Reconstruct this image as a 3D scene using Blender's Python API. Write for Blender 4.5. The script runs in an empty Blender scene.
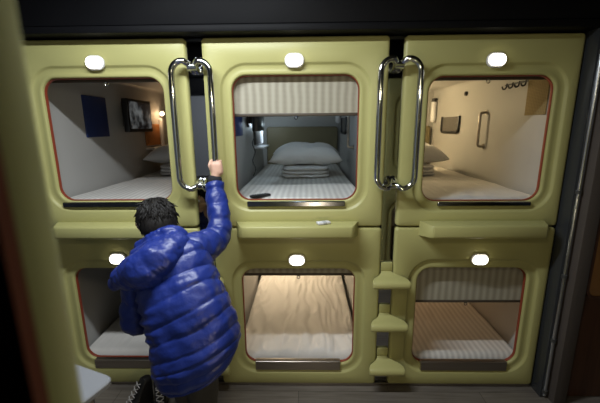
import bpy, bmesh, math, random
from mathutils import Vector, Matrix, noise
random.seed(7)
scn = bpy.context.scene
COL = scn.collection
PI = math.pi

# ------------------------------------------------------------------ camera
F_PX = 340.38
PITCH, YAW, ROLL = .2156, .0194, -.0086
CAM = Vector((.0582, 0.0, 1.7322))
cp, sp, cy, sy, cr, sr = (math.cos(PITCH), math.sin(PITCH), math.cos(YAW), math.sin(YAW), math.cos(ROLL), math.sin(ROLL))
M3 = (Matrix(((cr, -sr, 0), (sr, cr, 0), (0, 0, 1))) @ Matrix(((1, 0, 0), (0, cp, -sp), (0, sp, cp)))
      @ Matrix(((1, 0, 0), (0, 0, -1), (0, 1, 0))) @ Matrix(((cy, sy, 0), (-sy, cy, 0), (0, 0, 1))))


def at(x, y, Y):
    """point at depth Y that the photograph shows at x, y"""
    d = M3.transposed() @ Vector(((x - 300) / F_PX, (y - 201.5) / F_PX, 1))
    return CAM + d * (Y / d.y)


cam_data = bpy.data.cameras.new('camera')
cam = bpy.data.objects.new('camera', cam_data)
COL.objects.link(cam)
rot = Matrix((M3[0], -M3[1], -M3[2])).transposed()
cam.matrix_world = Matrix.Translation(CAM) @ rot.to_4x4()
cam_data.sensor_width = 36
cam_data.lens = 36 * F_PX / 600
cam_data.clip_start = .01
cam_data.dof.use_dof = True
cam_data.dof.focus_distance = 2.15
cam_data.dof.aperture_fstop = 1.9
scn.camera = cam

# ------------------------------------------------------------------ materials


def mat(name, col, rough=.5, metal=0.0, spec=.5, coat=0.0, emit=None, estr=0.0, sheen=0.0):
    m = bpy.data.materials.new(name)
    m.use_nodes = True
    b = m.node_tree.nodes['Principled BSDF']
    b.inputs['Base Color'].default_value = (*col, 1)
    b.inputs['Roughness'].default_value = rough
    b.inputs['Metallic'].default_value = metal
    b.inputs['Specular IOR Level'].default_value = spec
    b.inputs['Coat Weight'].default_value = coat
    b.inputs['Sheen Weight'].default_value = sheen
    if emit:
        b.inputs['Emission Color'].default_value = (*emit, 1)
        b.inputs['Emission Strength'].default_value = estr
    return m


def vary(m, c2, scale=6.0, amount=.5, bump=0.0, bscale=None, detail=4, stretch=(1, 1, 1), bdist=.002):
    """noise variation of base colour and optional noise bump"""
    nt = m.node_tree
    b = nt.nodes['Principled BSDF']
    tc = nt.nodes.new('ShaderNodeTexCoord')
    mp = nt.nodes.new('ShaderNodeMapping')
    mp.inputs['Scale'].default_value = stretch
    nt.links.new(tc.outputs['Object'], mp.inputs['Vector'])
    n = nt.nodes.new('ShaderNodeTexNoise')
    n.inputs['Scale'].default_value = scale
    n.inputs['Detail'].default_value = detail
    nt.links.new(mp.outputs['Vector'], n.inputs['Vector'])
    mx = nt.nodes.new('ShaderNodeMix')
    mx.data_type = 'RGBA'
    mx.inputs['A'].default_value = b.inputs['Base Color'].default_value
    mx.inputs['B'].default_value = (*c2, 1)
    rg = nt.nodes.new('ShaderNodeMapRange')
    rg.inputs['From Min'].default_value = .3
    rg.inputs['From Max'].default_value = .7
    rg.inputs['To Max'].default_value = amount
    nt.links.new(n.outputs['Fac'], rg.inputs['Value'])
    nt.links.new(rg.outputs['Result'], mx.inputs['Factor'])
    nt.links.new(mx.outputs['Result'], b.inputs['Base Color'])
    if bump:
        n2 = nt.nodes.new('ShaderNodeTexNoise')
        n2.inputs['Scale'].default_value = bscale or scale * 4
        n2.inputs['Detail'].default_value = 3
        nt.links.new(mp.outputs['Vector'], n2.inputs['Vector'])
        bp = nt.nodes.new('ShaderNodeBump')
        bp.inputs['Strength'].default_value = bump
        bp.inputs['Distance'].default_value = bdist
        nt.links.new(n2.outputs['Fac'], bp.inputs['Height'])
        nt.links.new(bp.outputs['Normal'], b.inputs['Normal'])
    return m


def stripes(m, c2, axis='X', freq=40.0, amount=1.0, axis2=None, freq2=0, c3=None, soft=True):
    """woven / satin stripes along an object axis"""
    nt = m.node_tree
    b = nt.nodes['Principled BSDF']
    tc = nt.nodes.new('ShaderNodeTexCoord')

    def wave(ax, fr):
        w = nt.nodes.new('ShaderNodeTexWave')
        w.wave_type = 'BANDS'
        w.bands_direction = ax
        w.inputs['Scale'].default_value = fr
        w.inputs['Distortion'].default_value = .9
        w.inputs['Detail'].default_value = 1
        nt.links.new(tc.outputs['Object'], w.inputs['Vector'])
        return w.outputs['Fac']
    src = b.inputs['Base Color'].default_value[:]
    mx = nt.nodes.new('ShaderNodeMix')
    mx.data_type = 'RGBA'
    mx.inputs['A'].default_value = src
    mx.inputs['B'].default_value = (*c2, 1)
    sc = nt.nodes.new('ShaderNodeMath')
    sc.operation = 'MULTIPLY'
    sc.inputs[1].default_value = amount
    nt.links.new(wave(axis, freq), sc.inputs[0])
    nt.links.new(sc.outputs[0], mx.inputs['Factor'])
    out = mx.outputs['Result']
    if axis2:
        m2 = nt.nodes.new('ShaderNodeMix')
        m2.data_type = 'RGBA'
        m2.inputs['B'].default_value = (*c3, 1)
        s2 = nt.nodes.new('ShaderNodeMath')
        s2.operation = 'MULTIPLY'
        s2.inputs[1].default_value = .5
        nt.links.new(wave(axis2, freq2), s2.inputs[0])
        nt.links.new(s2.outputs[0], m2.inputs['Factor'])
        nt.links.new(out, m2.inputs['A'])
        out = m2.outputs['Result']
    nt.links.new(out, b.inputs['Base Color'])
    return m


def planks(name, c1, c2, width, length, rough, along='X'):
    m = mat(name, c1, rough)
    nt = m.node_tree
    b = nt.nodes['Principled BSDF']
    tc = nt.nodes.new('ShaderNodeTexCoord')
    mp = nt.nodes.new('ShaderNodeMapping')
    if along == 'Z':
        mp.inputs['Rotation'].default_value = (PI / 2, 0, PI / 2)
    nt.links.new(tc.outputs['Object'], mp.inputs['Vector'])
    br = nt.nodes.new('ShaderNodeTexBrick')
    br.inputs['Color1'].default_value = (*c1, 1)
    br.inputs['Color2'].default_value = (*c2, 1)
    br.inputs['Mortar'].default_value = (c1[0] * .35, c1[1] * .35, c1[2] * .35, 1)
    br.inputs['Scale'].default_value = 1
    br.inputs['Mortar Size'].default_value = .002
    br.inputs['Brick Width'].default_value = length
    br.inputs['Row Height'].default_value = width
    nt.links.new(mp.outputs['Vector'], br.inputs['Vector'])
    mp2 = nt.nodes.new('ShaderNodeMapping')
    mp2.inputs['Scale'].default_value = (2, 30, 2) if along == 'X' else (30, 30, 2)
    nt.links.new(tc.outputs['Object'], mp2.inputs['Vector'])
    n = nt.nodes.new('ShaderNodeTexNoise')
    n.inputs['Scale'].default_value = 2.0
    n.inputs['Detail'].default_value = 6
    nt.links.new(mp2.outputs['Vector'], n.inputs['Vector'])
    mx = nt.nodes.new('ShaderNodeMix')
    mx.data_type = 'RGBA'
    mx.blend_type = 'MULTIPLY'
    mx.inputs['Factor'].default_value = .7
    cr_ = nt.nodes.new('ShaderNodeValToRGB')
    cr_.color_ramp.elements[0].position = .3
    cr_.color_ramp.elements[0].color = (.45, .42, .4, 1)
    cr_.color_ramp.elements[1].position = .7
    nt.links.new(n.outputs['Fac'], cr_.inputs['Fac'])
    nt.links.new(br.outputs['Color'], mx.inputs['A'])
    nt.links.new(cr_.outputs['Color'], mx.inputs['B'])
    nt.links.new(mx.outputs['Result'], b.inputs['Base Color'])
    return m


PANEL = vary(mat('yellow green moulded plastic', (.435, .415, .170), .38, spec=.35), (.41, .39, .16), 3, .6, bump=.05, bscale=60)
GASKET = mat('red rubber', (.24, .042, .018), .5)
SHELL = vary(mat('pale grey plastic lining', (.43, .42, .40), .55, spec=.3), (.40, .39, .375), 3, .6)
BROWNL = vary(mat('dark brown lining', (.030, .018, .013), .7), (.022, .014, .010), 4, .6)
CHROME = mat('chrome', (.66, .67, .69), .10, 1.0)
STEEL = vary(mat('brushed steel', (.42, .38, .33), .32, 1.0), (.34, .3, .26), 12, .6, stretch=(.2, 4, 4))
DARKSTEEL = mat('dark polished steel', (.16, .17, .20), .2, 1.0)
MIRROR = mat('tinted mirror', (.40, .41, .43), .035, 1.0)
BLIND = stripes(mat('bamboo blind', (.40, .375, .295), .7), (.17, .145, .105), 'X', 7.0, .72, 'Z', 46, (.46, .43, .34))
BLINDBAR = mat('blind bar', (.07, .055, .04), .5)
SHEET = stripes(mat('striped satin sheet', (.66, .64, .60), .55, sheen=.2), (.45, .43, .40), 'X', 8.0, .8)
SHEETPLAIN = vary(mat('plain bed sheet', (.64, .61, .57), .7, sheen=.2), (.58, .55, .51), 5, .5)
WHITEFAB = vary(mat('white cotton', (.72, .71, .70), .75, sheen=.2), (.64, .63, .62), 8, .5, bump=.25, bscale=18, bdist=.006)
HEADB = vary(mat('olive vinyl', (.21, .172, .09), .5), (.18, .15, .078), 5, .6)
ORANGE = vary(mat('orange wall patch', (.40, .15, .035), .8), (.30, .11, .03), 20, .6)
BLACKP = mat('black plastic', (.012, .012, .013), .38)
DGREY = mat('dark grey plastic', (.05, .05, .05), .45)
WHITEP = mat('white plastic', (.70, .70, .72), .35)
BLUEP = mat('blue panel', (.02, .036, .13), .45, spec=.3)
NETM = vary(mat('grey net', (.14, .13, .12), .8), (.08, .07, .06), 90, .8)
WOVEN = stripes(mat('woven straw', (.30, .22, .09), .8), (.17, .115, .045), 'Z', 34.0, .8, 'Y', 20, (.36, .27, .12))
HEADER = vary(mat('black painted beam', (.005, .005, .006), .55, spec=.10), (.007, .007, .008), 5, .6, bump=.06, bscale=18)
CEIL = mat('charcoal ceiling paint', (.02, .02, .022), .8)
WALLG = vary(mat('grey wall paint', (.20, .205, .22), .7), (.18, .185, .2), 3, .5)
TRIMG = vary(mat('grey brown laminate', (.085, .070, .062), .5), (.07, .058, .052), 6, .6, stretch=(6, 6, .4))
FLOORM = planks('grey oak laminate', (.20, .175, .15), (.165, .145, .125), .14, 1.2, .38)
DOORM = planks('red brown wood', (.105, .045, .022), (.09, .038, .018), .5, 3, .42, 'Z')
TANM = vary(mat('tan wood veneer', (.30, .155, .058), .45), (.25, .12, .045), 4, .6, stretch=(8, 8, .6))
TABLEM = mat('white laminate darkened for shade', (.20, .205, .22), .4)  # white table top, its shade put into the base colour
POSTM = mat('dark glossy post', (.035, .038, .043), .2, .0, .5)
LENS = mat('lit lamp lens', (.9, .88, .8), .4, emit=(1, .93, .74), estr=5)
DIFF = mat('lit diffuser', (.9, .9, .9), .4, emit=(.9, .96, 1), estr=2)
BULBW = mat('lit warm bulb', (.9, .85, .7), .4, emit=(1, .72, .42), estr=14)
TUBEC = mat('lit cool tube', (.9, .9, .95), .4, emit=(.72, .85, 1), estr=.7)
JACKET = vary(mat('blue quilted nylon', (.012, .028, .20), .40, spec=.45), (.009, .021, .15), 5, .6, bump=.5, bscale=30, bdist=.008)
LINING = mat('navy cuff knit', (.010, .010, .014), .9)
SKIN = vary(mat('skin', (.62, .38, .28), .5), (.58, .34, .25), 14, .5)
HAIRM = vary(mat('black hair', (.007, .006, .0055), .6, spec=.25), (.011, .009, .008), 60, .7, bump=.7, bscale=120, stretch=(1, 1, .3))
TROUS = vary(mat('dark grey cloth', (.040, .038, .036), .85), (.05, .047, .045), 40, .6)
BOOTM = mat('black leather', (.012, .011, .010), .4)
LACEM = mat('pale laces', (.45, .43, .42), .7)
RUBBER = mat('black rubber', (.010, .010, .010), .7)

scr = bpy.data.materials.new('screen with painted reflections')  # mottled grey reflections on the glass, painted as a dim glow
scr.use_nodes = True
_nt = scr.node_tree
_b = _nt.nodes['Principled BSDF']
_b.inputs['Base Color'].default_value = (.02, .02, .022, 1)
_b.inputs['Roughness'].default_value = .12
_n = _nt.nodes.new('ShaderNodeTexNoise')
_n.inputs['Scale'].default_value = 13
_n.inputs['Detail'].default_value = 5
_tc = _nt.nodes.new('ShaderNodeTexCoord')
_nt.links.new(_tc.outputs['Object'], _n.inputs['Vector'])
_r = _nt.nodes.new('ShaderNodeValToRGB')
_r.color_ramp.elements[0].position = .42
_r.color_ramp.elements[0].color = (.01, .01, .012, 1)
_r.color_ramp.elements[1].position = .68
_r.color_ramp.elements[1].color = (.34, .36, .36, 1)
_nt.links.new(_n.outputs['Fac'], _r.inputs['Fac'])
_nt.links.new(_r.outputs['Color'], _b.inputs['Emission Color'])
_b.inputs['Emission Strength'].default_value = .28
SCREEN = scr

# ------------------------------------------------------------------ helpers


def tag(o, label=None, cat=None, group=None, kind=None):
    if label:
        o['label'] = label
    if cat:
        o['category'] = cat
    if group:
        o['group'] = group
    if kind:
        o['kind'] = kind
    return o


def thing(name, loc, label, cat, group=None):
    o = bpy.data.objects.new(name, None)
    o.empty_display_size = .05
    COL.objects.link(o)
    o.location = loc
    return tag(o, label, cat, group)


def obj(name, bm, m, parent=None, loc=None, smooth=True, angle=40, label=None, recalc=True):
    if recalc:
        bmesh.ops.recalc_face_normals(bm, faces=bm.faces[:])
    me = bpy.data.meshes.new(name)
    bm.to_mesh(me)
    bm.free()
    me.materials.append(m)
    if smooth:
        me.shade_smooth()
        me.set_sharp_from_angle(angle=math.radians(angle))
    o = bpy.data.objects.new(name, me)
    COL.objects.link(o)
    if parent:
        o.parent = parent
    if loc:
        o.location = loc
    if label:
        o['label'] = label
    return o


def box(bm, x0, x1, y0, y1, z0, z1, bev=0.0, seg=2):
    t = bmesh.new()
    bmesh.ops.create_cube(t, size=1)
    for v in t.verts:
        v.co = Vector(((x0 + x1) / 2 + v.co.x * (x1 - x0), (y0 + y1) / 2 + v.co.y * (y1 - y0), (z0 + z1) / 2 + v.co.z * (z1 - z0)))
    if bev:
        bmesh.ops.bevel(t, geom=t.edges[:], offset=bev, segments=seg, affect='EDGES', profile=.5)
    merge(bm, t)
    return bm


def merge(bm, t):
    me = bpy.data.meshes.new('scratch')
    t.to_mesh(me)
    t.free()
    bm.from_mesh(me)
    bpy.data.meshes.remove(me)


def B(*a, **k):
    return box(bmesh.new(), *a, **k)


def rr(x0, x1, z0, z1, r, y, k=6):
    """rounded rectangle loop in the xz plane"""
    pts = []
    for cx_, cz_, a0 in ((x1 - r, z1 - r, 0), (x0 + r, z1 - r, 90), (x0 + r, z0 + r, 180), (x1 - r, z0 + r, 270)):
        for i in range(k + 1):
            a = math.radians(a0 + 90 * i / k)
            pts.append(Vector((cx_ + r * math.cos(a), y, cz_ + r * math.sin(a))))
    return pts


def loops(bm, ls, cap0=False, cap1=False, closed=True):
    rows = [[bm.verts.new(p) for p in l] for l in ls]
    n = len(rows[0])
    for a, b in zip(rows, rows[1:]):
        for i in range(n if closed else n - 1):
            j = (i + 1) % n
            bm.faces.new((a[i], a[j], b[j], b[i]))
    if cap0:
        bm.faces.new(rows[0])
    if cap1:
        bm.faces.new(rows[-1])
    return bm


def frame_of(t, up=Vector((0, 0, 1))):
    t = t.normalized()
    u = up.cross(t)
    if u.length < 1e-3:
        u = Vector((1, 0, 0)).cross(t)
    u.normalize()
    return u, t.cross(u)


def tube(bm, pts, r, n=12, cap=True, radii=None):
    """swept tube along points with parallel-transported frames"""
    pts = [Vector(p) for p in pts]
    ls = []
    u = None
    for i, p in enumerate(pts):
        t = (pts[min(i + 1, len(pts) - 1)] - pts[max(i - 1, 0)]).normalized()
        if u is None:
            u, w = frame_of(t)
        else:
            u = (u - t * u.dot(t)).normalized()
            w = t.cross(u)
        rad = radii[i] if radii else r
        ls.append([p + (u * math.cos(2 * PI * k / n) + w * math.sin(2 * PI * k / n)) * rad for k in range(n)])
    return loops(bm, ls, cap, cap)


def fillet(pts, r, k=6):
    """polyline with rounded corners"""
    pts = [Vector(p) for p in pts]
    out = [pts[0]]
    for a, b, c in zip(pts, pts[1:], pts[2:]):
        d1, d2 = (a - b), (c - b)
        q = min(r, d1.length * .49, d2.length * .49)
        p0, p1 = b + d1.normalized() * q, b + d2.normalized() * q
        for i in range(k + 1):
            t = i / k
            out.append(p0 * (1 - t) ** 2 + b * 2 * t * (1 - t) + p1 * t * t)
    out.append(pts[-1])
    return out


def ball(bm, c, r, s=(1, 1, 1), u=16, v=10, rot_=None):
    t = bmesh.new()
    bmesh.ops.create_uvsphere(t, u_segments=u, v_segments=v, radius=1)
    for q in t.verts:
        p = Vector((q.co.x * s[0] * r, q.co.y * s[1] * r, q.co.z * s[2] * r))
        if rot_:
            p = rot_ @ p
        q.co = p + Vector(c)
    merge(bm, t)


def chain(bm, pts, radii, n=14):
    """tapered limb made of overlapping closed pieces, later fused by remeshing"""
    for (p, q), (a, b) in zip(zip(pts, pts[1:]), zip(radii, radii[1:])):
        tube(bm, [p, q], 0, n, True, [a, b])
    for p, a in zip(pts, radii):
        ball(bm, p, a, u=n, v=8)


def fuse(name, bm, m, voxel, parent=None, smooth_it=6, disp=None, label=None):
    """one continuous skin around all pieces"""
    o = obj('scratch', bm, m, None, recalc=True)
    md = o.modifiers.new('r', 'REMESH')
    md.mode = 'VOXEL'
    md.voxel_size = voxel
    ms = o.modifiers.new('s', 'SMOOTH')
    ms.iterations = smooth_it
    ms.factor = .5
    dg = bpy.context.evaluated_depsgraph_get()
    me = bpy.data.meshes.new_from_object(o.evaluated_get(dg))
    old = o.data
    bpy.data.objects.remove(o)
    bpy.data.meshes.remove(old)
    me.name = name
    if disp:
        nrm = [v.normal.copy() for v in me.vertices]
        for v, nn in zip(me.vertices, nrm):
            v.co += nn * disp(v.co)
    if not me.materials:
        me.materials.append(m)
    me.shade_smooth()
    r = bpy.data.objects.new(name, me)
    COL.objects.link(r)
    if parent:
        r.parent = parent
        r.matrix_parent_inverse = Matrix.Translation(-parent.location)
    if label:
        r['label'] = label
    return r


def copy_tree(o, parent=None):
    kids = [c for c in COL.objects if c.parent == o]
    c = o.copy()
    COL.objects.link(c)
    c.parent = parent
    for k in kids:
        copy_tree(k, c)
    return c


# ------------------------------------------------------------------ the setting
CEILZ = 2.62
tag(obj('floor', B(-2.6, 2.6, -2.2, 4.4, -.06, 0), FLOORM), kind='structure')
tag(obj('ceiling', B(-2.6, 2.6, -2.2, 4.4, CEILZ, CEILZ + .06), CEIL), kind='structure')
tag(obj('wall_left', B(-2.66, -2.6, -2.2, 4.4, 0, CEILZ), WALLG), kind='structure')
tag(obj('wall_right', B(2.6, 2.66, -2.2, 4.4, 0, CEILZ), WALLG), kind='structure')
tag(obj('wall_front', B(-2.6, -1.575, 2.04, 2.10, 0, 2.2), WALLG), kind='structure')
tag(obj('wall_back', B(-2.6, -.40, .27, .33, 0, 2.06), WALLG), kind='structure')

# black beam over the pods, with its lower lip
bm = bmesh.new()
box(bm, -2.6, 2.6, 1.93, 2.25, 2.262, CEILZ, .006)
box(bm, -2.6, 2.6, 1.915, 2.2, 2.222, 2.258, .006)
tag(obj('trim_1', bm, HEADER), kind='structure')
bm = bmesh.new()
box(bm, -2.6, 2.6, .10, .36, 2.24, CEILZ, .006)
box(bm, -2.6, -.40, .25, .34, 2.065, 2.24, .006)
tag(obj('trim_2', bm, HEADER), kind='structure')
tag(obj('trim_4', B(.652, .888, .27, .32, 0, 2.22), TRIMG), kind='structure')
# skirting under the pods
tag(obj('baseboard_front', B(-1.57, 1.60, 2.012, 2.05, .0, .022, .003), STEEL), kind='structure')
# laminate strip and wooden door on the right
tag(obj('trim_3', B(1.616, 1.692, 1.86, 2.02, 0, 2.22, .004), TRIMG), kind='structure')
door = tag(obj('door_1', B(1.695, 2.58, 1.925, 1.965, .005, 2.2, .003), DOORM), kind='structure')
bm = bmesh.new()
loops(bm, [rr(1.745, 2.50, .72, 2.1, .05, 1.926), rr(1.745, 2.50, .72, 2.1, .05, 1.913), rr(1.75, 2.495, .725, 2.095, .045, 1.910)], False, True)
obj('door_panel', bm, TANM, door)
bm = bmesh.new()
loops(bm, [rr(1.73, 2.515, .705, 2.115, .06, 1.926), rr(1.73, 2.515, .705, 2.115, .06, 1.904), rr(1.746, 2.499, .721, 2.099, .049, 1.904), rr(1.746, 2.499, .721, 2.099, .049, 1.912)])
obj('door_frame', bm, DOORM, door)
bm = bmesh.new()
tube(bm, fillet([(2.54, 1.927, .98), (2.54, 1.86, .98), (2.44, 1.86, .98)], .02), .009)
obj('door_handle', bm, CHROME, door)

# ------------------------------------------------------------------ sleeping pods


def wall_kit(root, right_only=False, lamp=None):
    """fittings on the side walls of an upper pod (local coordinates)"""
    W = .46
    # --- left wall
    bm = B(-W - .002, -W + .010, .50, .79, .535, .835, .004)
    obj('wall_panel', bm, BLUEP, root, label='dark blue panel on the side wall')
    sh = B(-W - .002, -W + .10, 1.42, 1.90, .385, .405, .006)
    obj('bedside_ledge', sh, WHITEP, root)
    bm = bmesh.new()
    box(bm, -W - .002, -W + .020, 1.42, 1.74, .425, .64, .008)
    obj('wall_patch', bm, NETM if lamp == 'cool' else ORANGE, root, label='grey patch on the side wall' if lamp == 'cool' else 'orange patch on the side wall')  # thin raised wall patch, grey in the cool kit, orange otherwise
    bm = bmesh.new()
    box(bm, -W - .002, -W + .035, 1.765, 1.815, .41, .70, .012)
    rl = obj('reading_light', bm, WHITEP, root)
    bm = bmesh.new()
    if lamp == 'cool':
        box(bm, -W + .034, -W + .045, 1.762, 1.80, .43, .72, .006)
        obj('lit_tube', bm, TUBEC, rl)
    else:
        ball(bm, (-W + .045, 1.775, .75), .022)
        obj('bulb', bm, BULBW, rl)
    # --- right wall
    bm = bmesh.new()
    box(bm, W - .010, W + .002, .405, .68, .880, .890, .002)
    for i in range(4):
        y = .43 + i * .075
        tube(bm, fillet([(W - .008, y, .895), (W - .012, y, .860), (W - .035, y, .853), (W - .042, y, .875)], .012, 3), .0055, 8)
    obj('coat_hooks', bm, DGREY, root)
    bm = bmesh.new()
    tube(bm, [(W + .002, 1.31, .885), (W - .018, 1.31, .885)], .020, 14)
    ball(bm, (W - .02, 1.30, .888), .010)
    obj('wall_fitting', bm, DGREY, root)
    bm = bmesh.new()
    tube(bm, fillet([(W, .92, .70), (W - .05, .92, .70), (W - .05, .92, .425), (W, .92, .425)], .03), .011, 10)
    for z in (.70, .425):
        tube(bm, [(W + .001, .92, z), (W - .007, .92, z)], .022, 12)
    obj('grab_handle', bm, STEEL, root)
    pk = bmesh.new()
    tube(pk, fillet([(W - .012, 1.40, .69), (W - .016, 1.40, .53), (W - .016, 1.82, .53), (W - .012, 1.82, .69)], .05), .012, 8)
    p = obj('wall_pocket', pk, BLACKP, root)
    obj('net', B(W - .010, W + .001, 1.405, 1.815, .535, .685, .002), NETM, p)
    bm = bmesh.new()
    tube(bm, [(W - .035, 2.03, .665), (W - .035, 2.03, .86)], .03, 14)
    ball(bm, (W - .035, 2.03, .665), .03)
    sl = obj('night_lamp', bm, WHITEP, root)
    bm = bmesh.new()
    tube(bm, [(W - .035, 2.03, .858), (W - .035, 2.03, .90)], .026, 14)
    box(bm, W - .035, W + .001, 2.015, 2.045, .875, .895, .004)
    obj('lamp_cap', bm, BLACKP, sl)


def make_pod(xc, x0, x1, z0, h, ox, oz0, oz1, blind_z, lamp_x, lamp_z, sill, sill_mat, label, shelf=None, kit=None, flush=None):
    """a moulded pod: local x across, y into the pod, z up; root at the middle of its front foot"""
    root = thing('sleeping_pod', (xc, 2.0, z0), label, 'sleeping pod', 'two tiers of yellow sleeping pods')
    a, b = x0 - xc, x1 - xc
    o0, o1 = ox[0] - xc, ox[1] - xc
    gi = .010 if flush is None else 0
    R = .085

    def op(e, y, r=None):
        return rr(o0 - e, o1 + e, oz0 - e, oz1 + e, (R + e) if r is None else r, y, 8)
    bm = bmesh.new()
    ls = [rr(a, b, 0, h, .02, .060, 8), rr(a, b, 0, h, .02, .014, 8), rr(a + .004, b - .004, .004, h - .004, .018, .004, 8),
          rr(a + .014, b - .014, .012, h - .012, .012, 0, 8),
          op(.066, 0), op(.060, .003), op(.054, .012), op(.046, .0165), op(.022, .0145), op(.010, .012), op(.003, .015), op(0, .020), op(0, .044 if flush is None else .060)]
    loops(bm, ls)
    obj('front_panel', bm, PANEL, root, angle=50)
    bm = bmesh.new()
    if flush is None:
        loops(bm, [op(-.0005, .030), op(-.004, .029), op(-.006, .034), op(-.006, .046), op(-.001, .050)])
    else:
        loops(bm, [op(.001, .060), op(.0, .0605), op(.0, .076), op(.001, .0765)])
    obj('gasket', bm, GASKET, root, label='red rubber edging of the opening')
    # lining: flange behind the opening, side walls, ceiling, floor, back
    W = .46
    zi0, zi1 = .035, h - .09
    bm = bmesh.new()
    loops(bm, [op(0, .0505 if flush is None else .0765), rr(-W, W, zi0, zi1, .03, .0505 if flush is None else .0765, 8), rr(-W, W, zi0, zi1, .03, 2.15, 8)], False, True)
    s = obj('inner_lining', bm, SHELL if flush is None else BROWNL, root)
    # lamp over the opening
    bm = bmesh.new()
    loops(bm, [rr(lamp_x - .053, lamp_x + .053, lamp_z - .038, lamp_z + .038, .036, .001, 8),
               rr(lamp_x - .053, lamp_x + .053, lamp_z - .038, lamp_z + .038, .036, -.010, 8),
               rr(lamp_x - .047, lamp_x + .047, lamp_z - .032, lamp_z + .032, .030, -.014, 8)], False, True)
    lp = obj('entrance_lamp', bm, WHITEP, root)
    bm = bmesh.new()
    loops(bm, [rr(lamp_x - .046, lamp_x + .046, lamp_z - .031, lamp_z + .031, .030, -.0135, 8),
               rr(lamp_x - .044, lamp_x + .044, lamp_z - .029, lamp_z + .029, .028, -.022, 8),
               rr(lamp_x - .034, lamp_x + .034, lamp_z - .020, lamp_z + .020, .019, -.028, 8),
               rr(lamp_x - .014, lamp_x + .014, lamp_z - .007, lamp_z + .007, .0065, -.030, 8)], False, True)
    obj('lens', bm, LENS, lp)
    # sill plate
    bm = bmesh.new()
    sx0, sx1, sz0, sz1 = sill
    loops(bm, [rr(sx0, sx1, sz0, sz1, .004, .030, 8), rr(sx0, sx1, sz0, sz1, .004, .002, 8), rr(sx0 + .003, sx1 - .003, sz0 + .003, sz1 - .003, .003, -.002, 8)], False, True)
    obj('sill_plate', bm, sill_mat, root)
    # roller blind
    bl = obj('roller_blind', B(o0 - .02, o1 + .02, .072, .078, blind_z, oz1 + .05), BLIND, root)
    bm = bmesh.new()
    box(bm, o0 - .02, o1 + .02, .068, .082, blind_z - .012, blind_z + .006, .004)
    obj('bottom_bar', bm, BLINDBAR, bl)
    bm = bmesh.new()
    xm = (o0 + o1) / 2
    ring = [(xm + .010 * math.sin(t * PI / 4), .066, blind_z - .020 + .010 * math.cos(t * PI / 4)) for t in range(9)]
    tube(bm, ring, .003, 6, False)
    obj('pull_ring', bm, CHROME, bl)
    # head end
    hb = bmesh.new()
    loops(hb, [rr(-.41, .43, .10, .60, .03, 2.148, 4), rr(-.41, .43, .10, .60, .03, 2.105, 4), rr(-.40, .42, .11, .59, .025, 2.095, 4)], False, True)
    obj('headboard', hb, HEADB, root, label='dark olive headboard')
    if shelf is not None:
        c = shelf
        bm = bmesh.new()
        zt = 1.168 - z0
        prof = [(.0, .002), (-.012, .003), (-.094, .000), (-.101, -.003), (-.105, -.010), (-.106, -.060), (-.103, -.070), (-.094, -.076), (-.05, -.080), (.0, -.088)]
        ls = []
        for yy, dz in prof:
            hw = .372 + yy * .42
            ls.append([Vector((c - hw, yy, zt + dz)), Vector((c - hw + .012, yy - (.006 if yy < -.05 else 0), zt + dz)),
                       Vector((c + hw - .012, yy - (.006 if yy < -.05 else 0), zt + dz)), Vector((c + hw, yy, zt + dz))])
        rows = [[bm.verts.new(p) for p in l] for l in ls]
        for r0, r1 in zip(rows, rows[1:]):
            for i in range(3):
                bm.faces.new((r0[i], r0[i + 1], r1[i + 1], r1[i]))
        for e in (0, 3):
            bm.faces.new([r[e] for r in rows])
        bm.faces.new((rows[0][0], rows[0][3], rows[-1][3], rows[-1][0])) if False else None
        obj('step_ledge', bm, PANEL, root, angle=60)
    if kit in ('warm', 'cool'):
        wall_kit(root, lamp=kit)
    elif kit:
        obj('bedside_ledge', B(-.462, -.36, 1.42, 1.90, .385, .405, .006), WHITEP, root)
        rl = obj('reading_light', B(-.462, -.425, 1.765, 1.815, .41, .70, .012), WHITEP, root)
        bm = bmesh.new()
        ball(bm, (-.415, 1.775, .75), .022)
        obj('bulb', bm, BULBW, rl)
    return root


UZ, UH, LZ, LH = 1.135, 1.080, .022, 1.104
pod_ul = make_pod(-1.085, -1.567, -.608, UZ, UH, (-1.454, -0.755), 0.163, 0.880, .872, -.03, .955, (-.345, .30, .128, .158), DARKSTEEL,
                  'upper yellow sleeping pod at left, television and blue panel on its inside wall', kit='warm')
pod_um = make_pod(0.0, -.518, .518, UZ, UH, (-0.365, 0.363), 0.161, 0.885, .671, -.005, .955, (-.30, .29, .128, .158), DARKSTEEL,
                  'upper middle yellow sleeping pod with a half lowered blind over a white pillow', kit='cool')
pod_ur = make_pod(1.085, .602, 1.567, UZ, UH, (0.749, 1.450), 0.151, 0.870, .862, .012, .945, (-.24, .31, .126, .150), DARKSTEEL,
                  'upper yellow sleeping pod at right, warmly lit inside with hooks and grab handle', kit='warm')
pod_ll = make_pod(-1.085, -1.567, -.608, LZ, LH, (-1.446, -0.755), 0.174, 0.836, .842, -.045, .910, (-.30, .30, .115, .180), STEEL,
                  'lower yellow sleeping pod at left, partly hidden behind the person in blue', shelf=-.02)
pod_lm = make_pod(0.0, -.518, .518, LZ, LH, (-0.359, 0.367), 0.147, 0.832, .772, -.003, .900, (-.29, .28, .108, .176), STEEL,
                  'lower middle yellow sleeping pod showing a wide rumpled plain sheet', shelf=0.0, kit='low')
pod_lr = make_pod(1.085, .602, 1.567, LZ, LH, (0.758, 1.449), 0.153, 0.838, .582, .04, .903, (-.27, .30, .108, .176), STEEL,
                  'lower yellow sleeping pod at right with a brown striped blind half down', shelf=.03, kit='low')

# ---- mattresses, pillows and quilts


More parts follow.
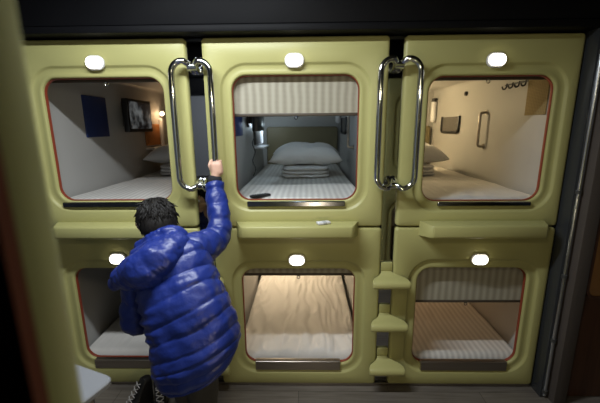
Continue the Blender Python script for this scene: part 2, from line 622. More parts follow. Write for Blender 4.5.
def mattress(x, z0, top, m, label, rum=0.0, seed=0):
    bm = bmesh.new()
    W, L = .435, 2.04
    nx, ny = 84, 120
    hx = lambda s: math.copysign(abs(s) ** .8, s)
    grid = []
    for j in range(ny + 1):
        row = []
        for i in range(nx + 1):
            s, t = i / nx * 2 - 1, j / ny
            px, py = s * W, .075 + t * L
            ex = min(1, (1 - abs(s)) / .06)
            ey = min(1, min(t, 1 - t) / .025)
            ed = math.sqrt(max(0, 1 - (1 - ex) ** 2)) * math.sqrt(max(0, 1 - (1 - ey) ** 2))
            z = top - z0 - .05 * (1 - ed)
            q = Vector((px * 2.2 + seed * 9.1, py * 1.3, seed * 3.3))
            w = noise.noise(q * 2.0) * .010
            # soft folds running down the bed, bunched a little in the middle
            f1 = noise.noise(Vector((px * 9 + 1.6 * noise.noise(Vector((px * 3, py * 3, seed))), py * 1.1, seed + 4.0)))
            f2 = noise.noise(Vector((px * 22, py * 4.5, seed + 8.0)))
            f3 = abs(noise.noise(Vector((px * 17 + 1.2 * noise.noise(Vector((px * 4, py * 2.2, seed + 2))), py * 1.7, seed + 11.0))))
            w += rum * (abs(f1) * .020 + f2 * .004 + (.5 - f3) ** 3 * .10)
            row.append(bm.verts.new((px, py, z + w * ed)))
        grid.append(row)
    for j in range(ny):
        for i in range(nx):
            bm.faces.new((grid[j][i], grid[j][i + 1], grid[j + 1][i + 1], grid[j + 1][i]))
    low = .037
    rim = [grid[0][i] for i in range(nx + 1)] + [grid[j][nx] for j in range(1, ny + 1)] + [grid[ny][i] for i in range(nx - 1, -1, -1)] + [grid[j][0] for j in range(ny - 1, 0, -1)]
    lo = [bm.verts.new((v.co.x, v.co.y, low)) for v in rim]
    for i in range(len(rim)):
        j = (i + 1) % len(rim)
        bm.faces.new((rim[i], rim[j], lo[j], lo[i]))
    bm.faces.new(lo)
    o = obj('mattress', bm, m, None, (x, 2.0, z0), angle=80)
    return tag(o, label, 'mattress', 'mattresses in the sleeping pods')


mat_um = mattress(0, UZ, 1.292, SHEET, 'mattress in white striped sheet in the upper middle pod, under the pillow', .15, 1)
mattress(-1.085, UZ, 1.288, SHEET, 'mattress in grey shade in the upper left pod below the television', .15, 2)
mat_ur = mattress(1.085, UZ, 1.292, SHEETPLAIN, 'warmly lit mattress in the upper right pod below the grab handle', .5, 3)
mattress(-1.085, LZ, .205, SHEETPLAIN, 'mattress in the lower left pod beside the blue jacket', .3, 4)
mattress(0, LZ, .192, SHEETPLAIN, 'mattress with long creases in its sheet in the lower middle pod', 1.0, 5)
mattress(1.085, LZ, .195, SHEET, 'mattress in striped sheet in the lower right pod under the lowered blind', .15, 6)


def quilt(x, label, y=2.93, w=.44, d=.62, z=1.296, h=.10, dx=.05):
    bm = bmesh.new()
    for k in range(3):
        t = bmesh.new()
        bmesh.ops.create_cube(t, size=1)
        bmesh.ops.subdivide_edges(t, edges=t.edges[:], cuts=9, use_grid_fill=True)
        for v in t.verts:
            p = v.co * 2
            s = (abs(p.x) ** 6 + abs(p.y) ** 6 + abs(p.z) ** 3) ** (1 / 5.2)
            p = p / max(s, .4) if s > 0 else p
            nn = noise.noise(Vector((p.x * 2 + k, p.y * 2, p.z + x))) * .012
            v.co = Vector((p.x * (w / 2 + nn - .006 * k), p.y * d / 2 + nn, h / 6 + k * h / 3.3 + p.z * h / 5.4 + nn * .4))
        merge(bm, t)
    o = obj('folded_quilt', bm, WHITEFAB, None, (x + dx, y + d / 2, z), angle=180)
    return tag(o, label, 'quilt', 'folded white quilts')


def pillow(x, label, y=3.12, z=1.402, w=.66, d=.44, h=.20, rz=0.0, tilt=0.0):
    bm = bmesh.new()
    t = bmesh.new()
    bmesh.ops.create_grid(t, x_segments=30, y_segments=24, size=1)
    top = []
    for sgn in (1, -1):
        g = bmesh.new()
        bmesh.ops.create_grid(g, x_segments=30, y_segments=24, size=1)
        for v in g.verts:
            a, b = v.co.x, v.co.y
            e = max(0, (1 - a ** 4)) ** .55 * max(0, (1 - b ** 4)) ** .55
            cor = .88 + .12 * (abs(a * b)) ** 1.5
            nn = noise.noise(Vector((a * 2.4 + x, b * 2.4, sgn * 2.0)))
            n2 = noise.noise(Vector((a * 6 + x, b * 6, sgn * 3.0)))
            # flap at the ends of the case
            v.co = Vector((a * w / 2 * cor, b * d / 2 * cor, sgn * e * h / 2 * (1 if sgn > 0 else .75) + (nn * .022 + n2 * .006) * e + .022 * abs(a) ** 6 * -1))
        merge(bm, g)
    t.free()
    bmesh.ops.remove_doubles(bm, verts=bm.verts[:], dist=.0015)
    o = obj('pillow', bm, WHITEFAB, None, (x, y + d / 2, z + h * .38), angle=180)
    o.rotation_euler = (tilt, 0, rz)
    return tag(o, label, 'pillow', 'white pillows on folded quilts')


quilt(0, 'folded white quilt under the plump pillow in the upper middle pod')
pillow(.055, 'plump white pillow in the upper middle pod below the half blind', y=2.98, tilt=.10)
quilt(1.085, 'folded quilt in the warmly lit upper right pod', dx=-.08, y=3.0)
pillow(1.01, 'cream lit pillow at the far end of the upper right pod', y=3.05, rz=.05, tilt=.1)
quilt(-1.085, 'folded quilt deep in the dim upper left pod', dx=-.05, y=3.15)
pillow(-1.16, 'pillow deep in the dim upper left pod below the bulb', y=3.2, rz=-.1, tilt=.1)

# ---- televisions on the inside walls


def television(x, label, m):
    t = thing('television', (x, 3.13, 1.845), label, 'television', 'wall televisions in the upper pods')
    obj('casing', B(.065, .115, -.215, .225, -.145, .135, .008), BLACKP, t)
    bm = B(.1145, .1175, -.190, .200, -.115, .112, .001)
    obj('screen', bm, m, t)
    bm = bmesh.new()
    box(bm, .003, .07, -.06, .06, -.08, .08, .006)
    box(bm, .003, .012, -.09, .09, -.11, .11, .003)
    obj('wall_bracket', bm, BLACKP, t)
    return t


television(-1.545, 'small black television with painted grey reflections on upper left pod wall', SCREEN)
television(-.46, 'dark television hanging on the left wall of the upper middle pod', BLACKP)
bm = bmesh.new()
pts = [Vector((-.40, 3.02, 1.70))]
for i in range(1, 16):
    pts.append(Vector((-.40 + .012 * math.sin(i * 1.1) + .002 * i, 3.02 - .016 * i, 1.70 - .024 * i)))
tube(bm, pts, .005, 6)
hc = obj('headphone_cord', bm, DGREY)
tag(hc, 'thin dark cord hanging below the television in the upper middle pod', 'cord')

# woven mat beside the hooks
bm = B(1.536, 1.5445, 2.20, 2.405, 1.795, 2.045, .002)
o = obj('woven_mat', bm, WOVEN)
tag(o, 'straw coloured woven mat hanging inside the upper right pod near its edge', 'mat')

# remote control on the middle bed
rc = thing('remote_control', (-.235, 2.115, 1.301), 'black remote control lying on the striped sheet in upper middle pod', 'remote control')
rc.rotation_euler = (0, 0, .62)
obj('body', B(-.068, .068, -.018, .018, 0, .016, .005), BLACKP, rc)
bm = bmesh.new()
for i in range(6):
    for j in range(3):
        box(bm, -.05 + i * .017, -.04 + i * .017, -.011 + j * .009, -.005 + j * .009, .0155, .0175)
obj('keypad', bm, DGREY, rc)

# small white packet on the middle ledge
pk = thing('paper_packet', (.158, 1.945, 1.1705), 'small white packet lying on the middle yellow ledge', 'packet')
pk.rotation_euler = (0, 0, .35)
obj('wrapper', B(-.040, .040, -.022, .022, 0, .014, .005), WHITEP, pk)
obj('label_band', B(-.012, .018, -.0225, .0225, -.0002, .0146, .005), vary(mat('grey band', (.42, .44, .45), .5), (.5, .5, .5), 30, .5), pk)

# ------------------------------------------------------------------ gaps: mirrors, rails, ladders
for sx, lab in ((-1, 'narrow dark mirror strip between left and middle pods, behind the raised arm'), (1, 'narrow dark mirror strip between middle and right pods, above the steps')):
    o = obj('mirror_strip', B(-.6065 if sx < 0 else .5195, -.5195 if sx < 0 else .6005, 2.026, 2.034, .03, 2.215), MIRROR, smooth=False)
    tag(o, lab, 'mirror', 'mirror strips in the gaps')


def rail(xm, xa, xb, ztop, zbot, label):
    g = thing('grab_rail', (xm, 1.93, zbot), label, 'grab rail', 'chrome grab rails between the pods')
    for x, c in ((xa, -1), (xb, 1)):
        bm = bmesh.new()
        e = xm + c * .012
        H, R_ = ztop - zbot, .066
        xo = x - xm
        top = [(xo - c * R_ + c * R_ * math.sin(q * PI / 16), .004 - .004 * q / 8, H - R_ + R_ * math.cos(q * PI / 16)) for q in range(9)]
        bot = [(p_[0], p_[1], H - p_[2]) for p_ in reversed(top)]
        neck = [(e - xm, .094, H - .045), (e - xm, .055, H - .034), (e - xm + c * .004, .028, H - .018)]
        pts = neck + top + bot + [(p_[0], p_[1], H - p_[2]) for p_ in reversed(neck)]
        tube(bm, pts, .0175, 16)
        obj('rail', bm, CHROME, g)
    for z in (ztop - zbot, 0):
        bm = bmesh.new()
        tube(bm, [(-.024, .032, z * .94 + .015), (.024, .032, z * .94 + .015)], .022, 16)
        tube(bm, [(0, .030, z * .94 + .015), (0, .0955, z * .94 + .015)], .013, 12)
        obj('clamp', bm, CHROME, g)
    return g


rail(-.562, -.670, -.457, 2.085, 1.385, 'chrome grab rail pair held by the person, left gap')
rail(.562, .459, .672, 2.083, 1.382, 'chrome grab rail pair in the right gap above the yellow steps')


def ladder(xm, label, zs, gap):
    g = thing('step_ladder', (xm, 2.0, .03), label, 'steps', 'yellow steps in the gaps')
    for zt in zs:
        z = zt - .03
        bm = bmesh.new()
        # (y, half width, top z, bottom z)
        secs = [(.0255, .036, .030, -.045), (.001, .037, .027, -.047), (-.004, .047, .022, -.048), (-.010, .056, .018, -.049), (-.022, .078, .010, -.050), (-.040, .104, .004, -.051),
                (-.062, .114, .000, -.052), (-.080, .116, -.004, -.051), (-.090, .113, -.011, -.046), (-.094, .106, -.024, -.036)]
        ls = []
        for y, hw, t, b in secs:
            r = min(.010, (t - b) * .4)
            o_ = (gap - xm) * max(0, min(1, (y + .02) / .02))
            ls.append(rr(o_ - hw, o_ + hw, z + b, z + t, r, y, 3))
        loops(bm, ls, True, True)
        obj('step', bm, PANEL, g, angle=60)
        bm = B(gap - xm - .036, gap - xm + .036, .010, .0255, z + .028, z + .085, .004)
        obj('step_bracket', bm, PANEL, g)
    return g


ladder(.575, 'three yellow plastic steps in the right gap beside the lower pods', (.812, .522, .205), .560)
ladder(-.562, 'yellow plastic steps in the left gap, mostly behind the blue jacket', (.812, .522, .205), -.563)

# dark post with chrome strip and clips on the right
cp_ = thing('corner_post', (1.588, 1.97, 0), 'dark glossy post with a chrome strip at the right end of the pods', 'post')
obj('post', B(-.017, .022, -.05, .05, .0, 2.221, .004), POSTM, cp_)
bm = bmesh.new()
tube(bm, [(.006, -.055, .02), (.006, -.055, 2.20)], .0115, 12)
obj('chrome_strip', bm, mat('satin steel', (.55, .58, .63), .25, 1.0), cp_)
for z in (2.10, 1.36, .85, .42, .05):
    bm = bmesh.new()
    tube(bm, [(.006, -.055, z - .011), (.006, -.055, z + .011)], .0165, 12)
    obj('clip', bm, DGREY, cp_)

# ------------------------------------------------------------------ opposite pods (the camera looks out of one; one shows in the mirror)


pod_near = make_pod(1.085, .602, 1.567, UZ, UH, (.738, 1.432), .150, .868, .862, .012, .945, (-.24, .31, .116, .140), DARKSTEEL, 'near yellow sleeping pod whose blurred edge fills the left border', flush=True)


def opposite(src, x, z, label):
    c = copy_tree(src)
    c.location = (x, .335, z)
    c.rotation_euler = (0, 0, PI)
    c['label'] = label
    c['group'] = 'sleeping pods on the near side of the aisle'
    return c


XO = .157
pod_near.location = (XO, .335, UZ)
pod_near.rotation_euler = (0, 0, PI)
pod_near['group'] = 'sleeping pods on the near side of the aisle'
opposite(pod_ul, XO + 1.23, UZ, 'near side upper pod seen only as a mirror reflection in the right gap')
opposite(pod_lr, XO + 1.23, LZ, 'near side lower pod seen only in the mirror behind the right steps')
opposite(pod_lr, XO, LZ, 'near side lower pod under the viewpoint, facing the blue jacket')

# white table at the lower left
tb = thing('side_table', (-.585, .975, 0), 'white table corner, its colour darkened for shade, at the bottom left edge beside the near pod', 'table')
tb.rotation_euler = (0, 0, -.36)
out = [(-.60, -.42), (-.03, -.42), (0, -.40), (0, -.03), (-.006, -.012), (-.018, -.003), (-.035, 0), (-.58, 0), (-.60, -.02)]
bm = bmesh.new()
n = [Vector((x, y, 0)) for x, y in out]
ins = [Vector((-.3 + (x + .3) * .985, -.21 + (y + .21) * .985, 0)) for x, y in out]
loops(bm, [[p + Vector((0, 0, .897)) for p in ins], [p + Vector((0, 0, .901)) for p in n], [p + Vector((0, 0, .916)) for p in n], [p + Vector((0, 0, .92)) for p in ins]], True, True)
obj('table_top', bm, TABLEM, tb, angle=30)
for x, y in ((-.55, -.37), (-.06, -.37), (-.06, -.06), (-.55, -.06)):
    bm = bmesh.new()
    tube(bm, [(x, y, 0), (x, y, .898)], .018, 12)
    obj('leg', bm, STEEL, tb)

# ------------------------------------------------------------------ lights of the place
# linear light on the aisle ceiling
cl = thing('ceiling_light', (-.5, 1.22, CEILZ), 'long white ceiling light above the aisle, out of the frame', 'lamp')
obj('housing', B(-.55, .55, -.06, .06, -.05, -.0005, .006), WHITEP, cl)
obj('diffuser', B(-.53, .53, -.05, .05, -.062, -.0495, .004), DIFF, cl)


def area(name, loc, rot_, sx, sy_, col, power, parent=None, spread=PI):
    l = bpy.data.lights.new(name, 'AREA')
    l.shape = 'RECTANGLE'
    l.size, l.size_y = sx, sy_
    l.color = col
    l.energy = power
    l.spread = spread
    o = bpy.data.objects.new(name, l)
    COL.objects.link(o)
    o.location = loc
    o.rotation_euler = rot_
    o.visible_camera = True
    if parent:
        o.parent = parent
    return o


def point(name, loc, col, power, r, parent=None):
    l = bpy.data.lights.new(name, 'POINT')
    l.color = col
    l.energy = power
    l.shadow_soft_size = r
    o = bpy.data.objects.new(name, l)
    COL.objects.link(o)
    o.location = loc
    if parent:
        o.parent = parent
    return o


area('ceiling_light_glow', (0, 0, -.066), (0, 0, 0), 1.0, .07, (.90, .96, 1.0), 34, cl)
# bulbs of the reading lights inside the pods, plus one added fill
point('reading_glow', (-.37, 1.70, .72), (1, .62, .30), .7, .03, pod_ul)
point('reading_glow', (-.36, 1.70, .62), (.70, .88, 1), 1.5, .03, pod_um)
point('added_pod_fill', (.0, .62, .93), (.62, .84, 1), 1.9, .04, pod_um)  # added fill to brighten this pod, not one of its lamps
bm = bmesh.new()
tube(bm, [(0, .62, .9905), (0, .62, .972)], .05, 20)
obj('added_fill_disc', bm, TUBEC, pod_um)  # made-up glowing disc placed above the added fill
point('reading_glow', (-.30, 1.60, .76), (1, .78, .42), 14, .04, pod_ur)
point('reading_glow', (-.28, 1.55, .78), (1, .80, .54), 17, .05, pod_lm)
point('reading_glow', (-.28, 1.60, .78), (1, .62, .32), 6.5, .05, pod_lr)
# entrance lamps of the near side pods shining across the aisle
area('entrance_glow', (XO, .37, LZ + .903), (PI / 2, 0, 0), .09, .06, (1, .80, .52), 2)
area('entrance_glow', (XO, .37, UZ + .945), (PI / 2, 0, 0), .09, .06, (1, .86, .62), 2.4)
area('entrance_glow', (XO + 1.23, .37, UZ + .945), (PI / 2, 0, 0), .09, .06, (1, .86, .62), .3)

w = bpy.data.worlds.new('world')
w.use_nodes = True
w.node_tree.nodes['Background'].inputs['Color'].default_value = (.5, .55, .6, 1)
w.node_tree.nodes['Background'].inputs['Strength'].default_value = .02
scn.world = w

# ------------------------------------------------------------------ person
PB = at(188, 385, 1.40)
person = thing('person', (PB.x, PB.y, 0), 'person in a blue quilted jacket seen from behind, leaning in and holding the chrome rail', 'person')


def lerp(a, b, t):
    return a + (b - a) * t


def catmull(ks, t):
    n = len(ks) - 1
    f = min(max(t, 0), .99999) * n
    i = int(f)
    u = f - i
    p0, p1, p2, p3 = ks[max(i - 1, 0)], ks[i], ks[i + 1], ks[min(i + 2, n)]
    return p1 * 1.0 + (p2 - p0) * (.5 * u) + (p0 * 2 - p1 * 5 + p2 * 4 - p3) * (.5 * u * u) + (p1 * 3 - p0 - p2 * 3 + p3) * (.5 * u ** 3)


HEAD = at(157, 223, 1.64)
NECK = at(160, 246, 1.575)
CHEST = at(172, 282, 1.50)
WAIST = at(184, 325, 1.41)
PELV = at(187, 350, 1.38)
SHR, ELR, WRR = at(190, 252, 1.545), at(221, 237, 1.74), at(214.5, 183, 1.885)
SHL, ELL = at(138, 272, 1.50), at(136, 321, 1.50)
WRL = ELL + Vector((.05, .22, -.01))
HIPR, HIPL = PELV + Vector((.045, 0, -.03)), PELV + Vector((-.070, .03, -.03))
KNR, KNL = Vector((HIPR.x - .02, HIPR.y + .10, .40)), Vector((HIPL.x - .01, HIPL.y + .14, .40))
ANR, ANL = Vector((KNR.x, KNR.y - .07, .085)), Vector((KNL.x, KNL.y - .05, .085))

bm = bmesh.new()
chain(bm, [PELV, WAIST, CHEST, lerp(CHEST, NECK, .7)], [.125, .112, .120, .085])
chain(bm, [SHR, lerp(SHR, SHL, .5), SHL], [.055, .085, .055])
chain(bm, [lerp(CHEST, NECK, .7), NECK, lerp(NECK, HEAD, .6)], [.07, .052, .055])
chain(bm, [SHR, ELR, WRR], [.050, .038, .027])
chain(bm, [SHL, ELL, WRL], [.050, .038, .027])
for h, k, a in ((HIPR, KNR, ANR), (HIPL, KNL, ANL)):
    chain(bm, [h, k, a], [.082, .056, .036])
    chain(bm, [a, a + Vector((0, .06, -.045)), a + Vector((0, .15, -.058))], [.036, .033, .024])
# head: skull, jaw, nose, brows, lips, chin, ears
fd = Vector((-.50, .72, -.48)).normalized()                # where the face looks: down at the lower pod
fx = fd.cross(Vector((0, 0, 1))).normalized()              # to the face's right hand... seen from behind
fu = fx.cross(fd).normalized()
HR = Matrix((fx, fd, fu)).transposed()


def hp(x, y, z):
    return HEAD + HR @ Vector((x, y, z))


ball(bm, hp(0, -.008, .018), .092, (.84, 1.05, 1.0), 20, 14, HR)
ball(bm, hp(0, .030, -.048), .066, (.86, .92, .95), 18, 12, HR)
ball(bm, hp(0, .078, -.085), .022)
chain(bm, [hp(0, .088, .008), hp(0, .106, -.026)], [.009, .014])
chain(bm, [hp(-.036, .082, .022), hp(.036, .082, .022)], [.010, .010])
chain(bm, [hp(-.018, .090, -.055), hp(0, .096, -.053), hp(.018, .090, -.055)], [.006, .008, .006])
for s in (-1, 1):
    chain(bm, [hp(s * .080, .0, .018), hp(s * .088, -.010, .004), hp(s * .080, .004, -.022)], [.011, .012, .008])
# right hand closed round the rail: palm behind it, fingers passing it on both sides
RAILX, RAILY = -.457, 1.93
HZ = WRR.z + .080
palm = Vector((RAILX + .012, RAILY - .034, HZ))
chain(bm, [WRR, Vector((palm.x - .004, palm.y - .003, HZ - .022)), Vector((palm.x - .012, palm.y, HZ + .018))], [.026, .026, .024])
chain(bm, [Vector((palm.x + .016, palm.y + .002, HZ - .018)), Vector((palm.x + .014, palm.y + .003, HZ + .018))], [.022, .020])
for i, (dz, ln, r) in enumerate(((.034, .95, .0088), (.014, 1.0, .0092), (-.006, .96, .0088), (-.025, .80, .0078))):
    z = HZ + dz
    c = [Vector((palm.x + .010, palm.y - .001, z)), Vector((RAILX + .031, RAILY - .012, z + .004)), Vector((RAILX + .024, RAILY + .016 * ln, z + .004)),
         Vector((RAILX + .002, RAILY + .028, z + .002)), Vector((RAILX - .018 * ln, RAILY + .021, z))]
    chain(bm, c, [r * 1.15, r * 1.1, r, r * .95, r * .85], 10)
chain(bm, [Vector((palm.x - .026, palm.y + .003, HZ - .012)), Vector((RAILX - .031, RAILY - .018, HZ + .016)), Vector((RAILX - .030, RAILY + .008, HZ + .036)), Vector((RAILX - .020, RAILY + .022, HZ + .044))], [.014, .0115, .0105, .009], 10)
# left hand, relaxed and slightly curled, in front of the body
ld = (WRL - ELL).normalized()
lx = Vector((0, 0, 1)).cross(ld).normalized()
lu = ld.cross(lx)
chain(bm, [WRL, WRL + ld * .045, WRL + ld * .080], [.027, .026, .024])
chain(bm, [WRL + ld * .04 + lx * .022, WRL + ld * .082 + lx * .030], [.018, .014])
chain(bm, [WRL + ld * .04 - lx * .022, WRL + ld * .082 - lx * .030], [.018, .014])
for i, ln in enumerate((.072, .082, .076, .060)):
    o_ = (1.5 - i) * .0205
    b0 = WRL + ld * .082 + lx * o_
    d2 = (ld * .85 - lu * .5).normalized()
    d3 = (ld * .45 - lu * .9).normalized()
    chain(bm, [b0, b0 + ld * ln * .42 - lu * .006, b0 + ld * ln * .42 - lu * .006 + d2 * ln * .32, b0 + ld * ln * .42 - lu * .006 + d2 * ln * .32 + d3 * ln * .26], [.0098, .0092, .0085, .0075], 10)
chain(bm, [WRL + ld * .03 - lx * .028, WRL + ld * .062 - lx * .050 - lu * .012, WRL + ld * .095 - lx * .052 - lu * .022], [.014, .011, .009], 10)
fuse('body', bm, SKIN, .0055, person, 5)


def wear(name, bm, m, parent=person, **k):
    o = obj(name, bm, m, None, **k)
    o.parent = parent
    if parent is person:
        o.matrix_parent_inverse = Matrix.Translation(-person.location)
    else:
        o.matrix_parent_inverse = Matrix.Identity(4)
    return o


# eyes and eyebrows
for s in (-1, 1):
    bm = bmesh.new()
    ball(bm, hp(s * .033, .074, -.002), .0125)
    wear('eye', bm, mat('eye white', (.75, .73, .7), .2))
    bm = bmesh.new()
    chain(bm, [hp(s * .018, .091, .026), hp(s * .048, .083, .027)], [.004, .003], 8)
    wear('eyebrow', bm, HAIRM)

# hair: short, tousled, over skull and nape
bm = bmesh.new()
ball(bm, hp(0, -.018, .024), .097, (.90, 1.0, 1.0), 22, 14, HR)
ball(bm, hp(0, -.045, -.020), .086, (1.0, .86, 1.0), 20, 12, HR)
ball(bm, hp(0, .045, .070), .055, (1.25, .75, .7), 16, 10, HR)
for s in (-1, 1):
    ball(bm, hp(s * .070, .018, .030), .030, (.6, 1, 1.4), 12, 8, HR)
rnd = random.Random(11)
for i in range(900):
    a, e = rnd.uniform(0, 2 * PI), math.asin(rnd.uniform(-.72, 1))
    n = Vector((math.cos(a) * math.cos(e), math.sin(a) * math.cos(e), math.sin(e)))
    if n.y > .5 and n.z < .45:
        continue
    sc_ = Vector((.087, .098, .098))
    o_ = Vector((0, -.018, .023))
    L = rnd.uniform(.35, .65)
    swirl = Vector((0, -.25, .97))
    ax = (swirl - n * swirl.dot(n))
    if ax.length < .05:
        continue
    d = -ax.normalized() + n.cross(ax.normalized()) * rnd.uniform(-.5, .5)
    pts = []
    lift = rnd.uniform(.0, .02) + (.022 if rnd.random() < .08 else 0)
    for k in range(5):
        m_ = (n + d * L * k / 4).normalized()
        rr_ = 1 + (-.03, .015, .03, .03 + lift * 3, .02 + lift * 7)[k]
        pts.append(HEAD + HR @ (Vector((m_.x * sc_.x, m_.y * sc_.y, m_.z * sc_.z)) * rr_ + o_))
    tube(bm, pts, 0, 5, True, [.006, .0065, .006, .004, .0008])
wear('hair', bm, HAIRM, angle=180)

# jacket: torso loft with quilted channels, sleeves
KEYS = [((151, 250), (180, 240), 1.560, .065), ((134, 268), (200, 243), 1.525, .105), ((141, 292), (212, 266), 1.480, .135), ((150, 322), (220, 287), 1.425, .145),
        ((155, 344), (230, 308), 1.395, .146), ((157, 364), (238, 332), 1.375, .158), ((159, 370), (238, 343), 1.370, .158), ((163, 377), (233, 353), 1.375, .150)]
KC = [(at(*l, Y) + at(*r, Y)) / 2 for l, r, Y, b in KEYS]
KU = [(at(*r, Y) - at(*l, Y)) / 2 for l, r, Y, b in KEYS]
KB = [Vector((b, 0, 0)) for l, r, Y, b in KEYS]
bm = bmesh.new()
NR, NA = 150, 96
SEAMS = 10.5


def quilt_bulge(s, sharp=.30):
    return abs(math.sin(PI * s)) ** sharp


ls = []
for i in range(NR + 1):
    t = i / NR
    c, u, b = catmull(KC, t), catmull(KU, t), catmull(KB, t).x
    ax = (catmull(KC, min(t + .02, 1)) - catmull(KC, max(t - .02, 0))).normalized()
    v = u.cross(ax).normalized()
    if v.y > 0:
        v = -v                                            # v points at the back of the jacket
    row = []
    for k in range(NA):
        a = 2 * PI * k / NA
        ca, sa = math.cos(a), math.sin(a)
        m_ = (abs(ca) ** 2.3 + abs(sa) ** 2.3) ** (-1 / 2.3)
        p = c + u * (ca * m_) + v * (sa * m_ * b)
        n = (u.normalized() * ca + v * sa).normalized()
        wob = .22 * noise.noise(p * 5) + .05 * math.sin(a * 3)
        amp = .012 * min(1, t * 8)
        puff = amp * (quilt_bulge(t * SEAMS + wob) - .55)
        cr_ = noise.noise(Vector((a * 3.2, t * 9, 1))) * .007 + noise.noise(Vector((p.x * 40 + p.z * 25, p.y * 30, p.z * 10))) * .003 + noise.noise(Vector((p.x * 14 - p.z * 30, p.y * 14, p.z * 22))) * .004
        # gathered folds at the seams under the left arm
        g = max(0, 1 - abs(t - .42) / .2) * max(0, -ca) ** 2
        cr_ += g * .010 * math.sin(t * 130 + a * 6)
        row.append(p + n * (puff + cr_))
    ls.append(row)
# turn the hem in
last = ls[-1]
cc = sum(last, Vector()) / NA
ls.append([p + (cc - p) * .06 + Vector((0, 0, .002)) for p in last])
ls.append([p + (cc - p) * .10 + Vector((0, 0, .03)) for p in last])
loops(bm, ls)


def sleeve(bm, ks, rs, seams, seed):
    N, A = 80, 40
    kv = [Vector(k) for k in ks]
    kr = [Vector((r, 0, 0)) for r in rs]
    u = None
    out = []
    for i in range(N + 1):
        t = i / N
        p = catmull(kv, t)
        tn = (catmull(kv, min(t + .01, 1)) - catmull(kv, max(t - .01, 0))).normalized()
        if u is None:
            u, w_ = frame_of(tn)
        else:
            u = (u - tn * u.dot(tn)).normalized()
            w_ = tn.cross(u)
        r = catmull(kr, t).x
        row = []
        for k in range(A):
            a = 2 * PI * k / A
            n = u * math.cos(a) + w_ * math.sin(a)
            q = p + n * r
            d = .009 * (quilt_bulge(t * seams + .12 * noise.noise(q * 6)) - .55)
            d += noise.noise(Vector((q.x * 22, q.y * 22, q.z * 22 + seed))) * .008 + noise.noise(Vector((q.x * 50, q.y * 50, q.z * 50 + seed))) * .003
            row.append(q + n * d)
        out.append(row)
    e = out[-1]
    c_ = sum(e, Vector()) / A
    out.append([q + (c_ - q) * .25 for q in e])
    out.append([q + (c_ - q) * .35 - (c_ - sum(out[-4], Vector()) / A).normalized() * .02 for q in e])
    loops(bm, out, True, False)


sleeve(bm, [at(176, 258, 1.53), at(196, 250, 1.58), at(213, 241, 1.68), at(219.5, 228, 1.75), at(217.5, 205, 1.82), at(214.5, 184, 1.88)], [.097, .086, .073, .062, .056, .047], 7.5, 1)
sleeve(bm, [at(146, 268, 1.51), SHL + Vector((0, 0, -.02)), lerp(SHL, ELL, .55), ELL, lerp(ELL, WRL, .5) + Vector((.0, 0, -.004)), lerp(ELL, WRL, .9)], [.080, .074, .066, .064, .056, .046], 7.5, 5)
jacket = wear('jacket', bm, JACKET, angle=180)

# hood lying on the back, hanging to the left
bm = bmesh.new()
sp_ = [((117, 283), 1.445, .038), ((124, 277), 1.43, .058), ((134, 273), 1.41, .076), ((146, 268), 1.395, .092), ((158, 260), 1.41, .090), ((170, 250), 1.45, .070), ((179, 243), 1.49, .055)]
chain(bm, [at(*p, Y) for p, Y, r in sp_], [r for p, Y, r in sp_], 16)
# rolled opening edge round the neck
rim = [((138, 253), 1.545), ((142, 245), 1.55), ((154, 238), 1.53), ((168, 233), 1.53), ((180, 234), 1.555), ((187, 241), 1.60)]
rp = [at(*p, Y) for p, Y in rim]
chain(bm, [catmull(rp, i / 14) for i in range(15)], [.020 + .012 * math.sin(PI * i / 14) for i in range(15)], 12)
chain(bm, [at(140, 256, 1.50), at(158, 247, 1.49), at(176, 240, 1.51)], [.045, .052, .045], 14)


def hood_disp(co):
    f = noise.noise(Vector((co.x * 13, co.y * 13, co.z * 13)))
    g = noise.noise(Vector((co.x * 38 + co.z * 20, co.y * 38, co.z * 24)))
    s = (co.x * .75 + co.z * .65) * 21
    return .012 * f + .006 * abs(g) - .007 * (1 - abs(math.sin(s)) ** .35)


hood = fuse('hood', bm, JACKET, .006, None, 8, hood_disp)
hood.parent = jacket
# cuffs
for nm, a, d, r in (('cuff', WRR, (palm - WRR).normalized(), .034), ('cuff', lerp(ELL, WRL, .9), ld, .034)):
    bm = bmesh.new()
    pts = [a + d * (x - .012) for x in (0, .014, .030, .046, .052)]
    tube(bm, pts, 0, 20, True, [r * 1.02, r * 1.1, r * 1.12, r * 1.04, r * .85])
    c_ = wear(nm, bm, LINING, jacket, label='black knitted cuff')

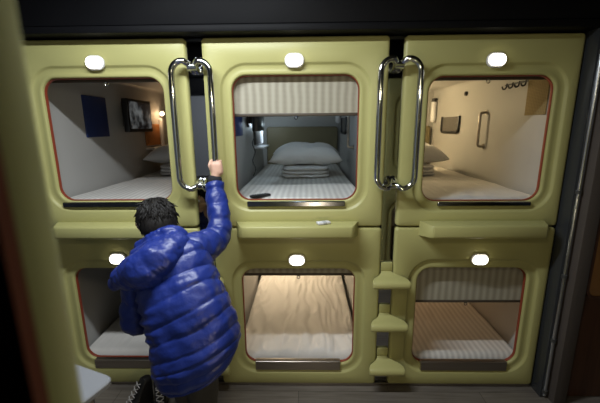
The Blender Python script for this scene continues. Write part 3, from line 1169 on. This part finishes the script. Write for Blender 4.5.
# trousers and shoes
bm = bmesh.new()
for h, k, a in ((HIPR, KNR, ANR), (HIPL, KNL, ANL)):
    chain(bm, [PELV + Vector((0, 0, .03)), h, lerp(h, k, .5), k, lerp(k, a, .55), a + Vector((0, 0, .01))], [.125, .100, .085, .074, .064, .058])
fuse('trousers', bm, TROUS, .008, person, 6, lambda co: .006 * noise.noise(co * 14))
for a in (ANR, ANL):
    bm = bmesh.new()
    secs = [(-.055, .030, .055), (-.045, .040, .085), (-.01, .042, .095), (.05, .043, .075), (.11, .046, .055), (.165, .040, .042), (.195, .022, .030)]
    loops(bm, [rr(a.x - hw, a.x + hw, .0, h, min(hw, h / 2) * .7, a.y + y, 4) for y, hw, h in secs], True, True)
    wear('shoe', bm, BOOTM)

# black lace-up boots on the floor against the pod


def boot(x, y, rz, label):
    g = thing('boot', (x, y, 0), label, 'boot', 'pair of black boots')
    g.rotation_euler = (0, 0, rz)
    g.scale = (.88, .88, .88)
    bm = bmesh.new()
    secs = [(-.125, .022, .03, .012), (-.115, .034, .055, .012), (-.07, .043, .075, .012), (-.02, .042, .095, .012), (.02, .038, .13, .012)]
    loops(bm, [rr(-w_, w_, z0_, h_, min(w_, (h_ - z0_) / 2) * .8, y_, 4) for y_, w_, h_, z0_ in secs] +
          [rr(-.036, .036, .012, .20, .03, .05, 4), rr(-.038, .038, .012, .235, .034, .075, 4), rr(-.036, .036, .012, .235, .034, .11, 4), rr(-.024, .024, .02, .225, .02, .13, 4)], True, True)
    obj('upper', bm, BOOTM, g)
    bm = bmesh.new()
    for i in range(5):
        t = i / 4
        y_, z_ = -.045 + .085 * t, .092 + .10 * t
        for s in (-1, 1):
            tube(bm, [(-.024 * s, y_ - .004, z_), (0, y_ - .006, z_ + .016), (.024 * s, y_ + .006, z_ + .024)], .0036, 6)
    obj('laces', bm, LACEM, g)
    bm = bmesh.new()
    loops(bm, [rr(-w_, w_, .0, .014, .005, y_, 3) for y_, w_ in ((-.13, .022), (-.115, .038), (-.06, .046), (.02, .043), (.10, .042), (.132, .026))], True, True)
    obj('sole', bm, RUBBER, g)


b1, b2 = at(141, 390, 1.86), at(167, 390, 1.86)
boot(b1.x, 1.77, -.60, 'left one of two black boots with pale laces by the lower left pod')
boot(b2.x, 1.76, .40, 'right one of two black boots with pale laces, nearer the blue jacket')


scn.view_settings.view_transform = 'Standard'
scn.view_settings.look = 'None'
scn.view_settings.gamma = 1
scn.view_settings.exposure = .12
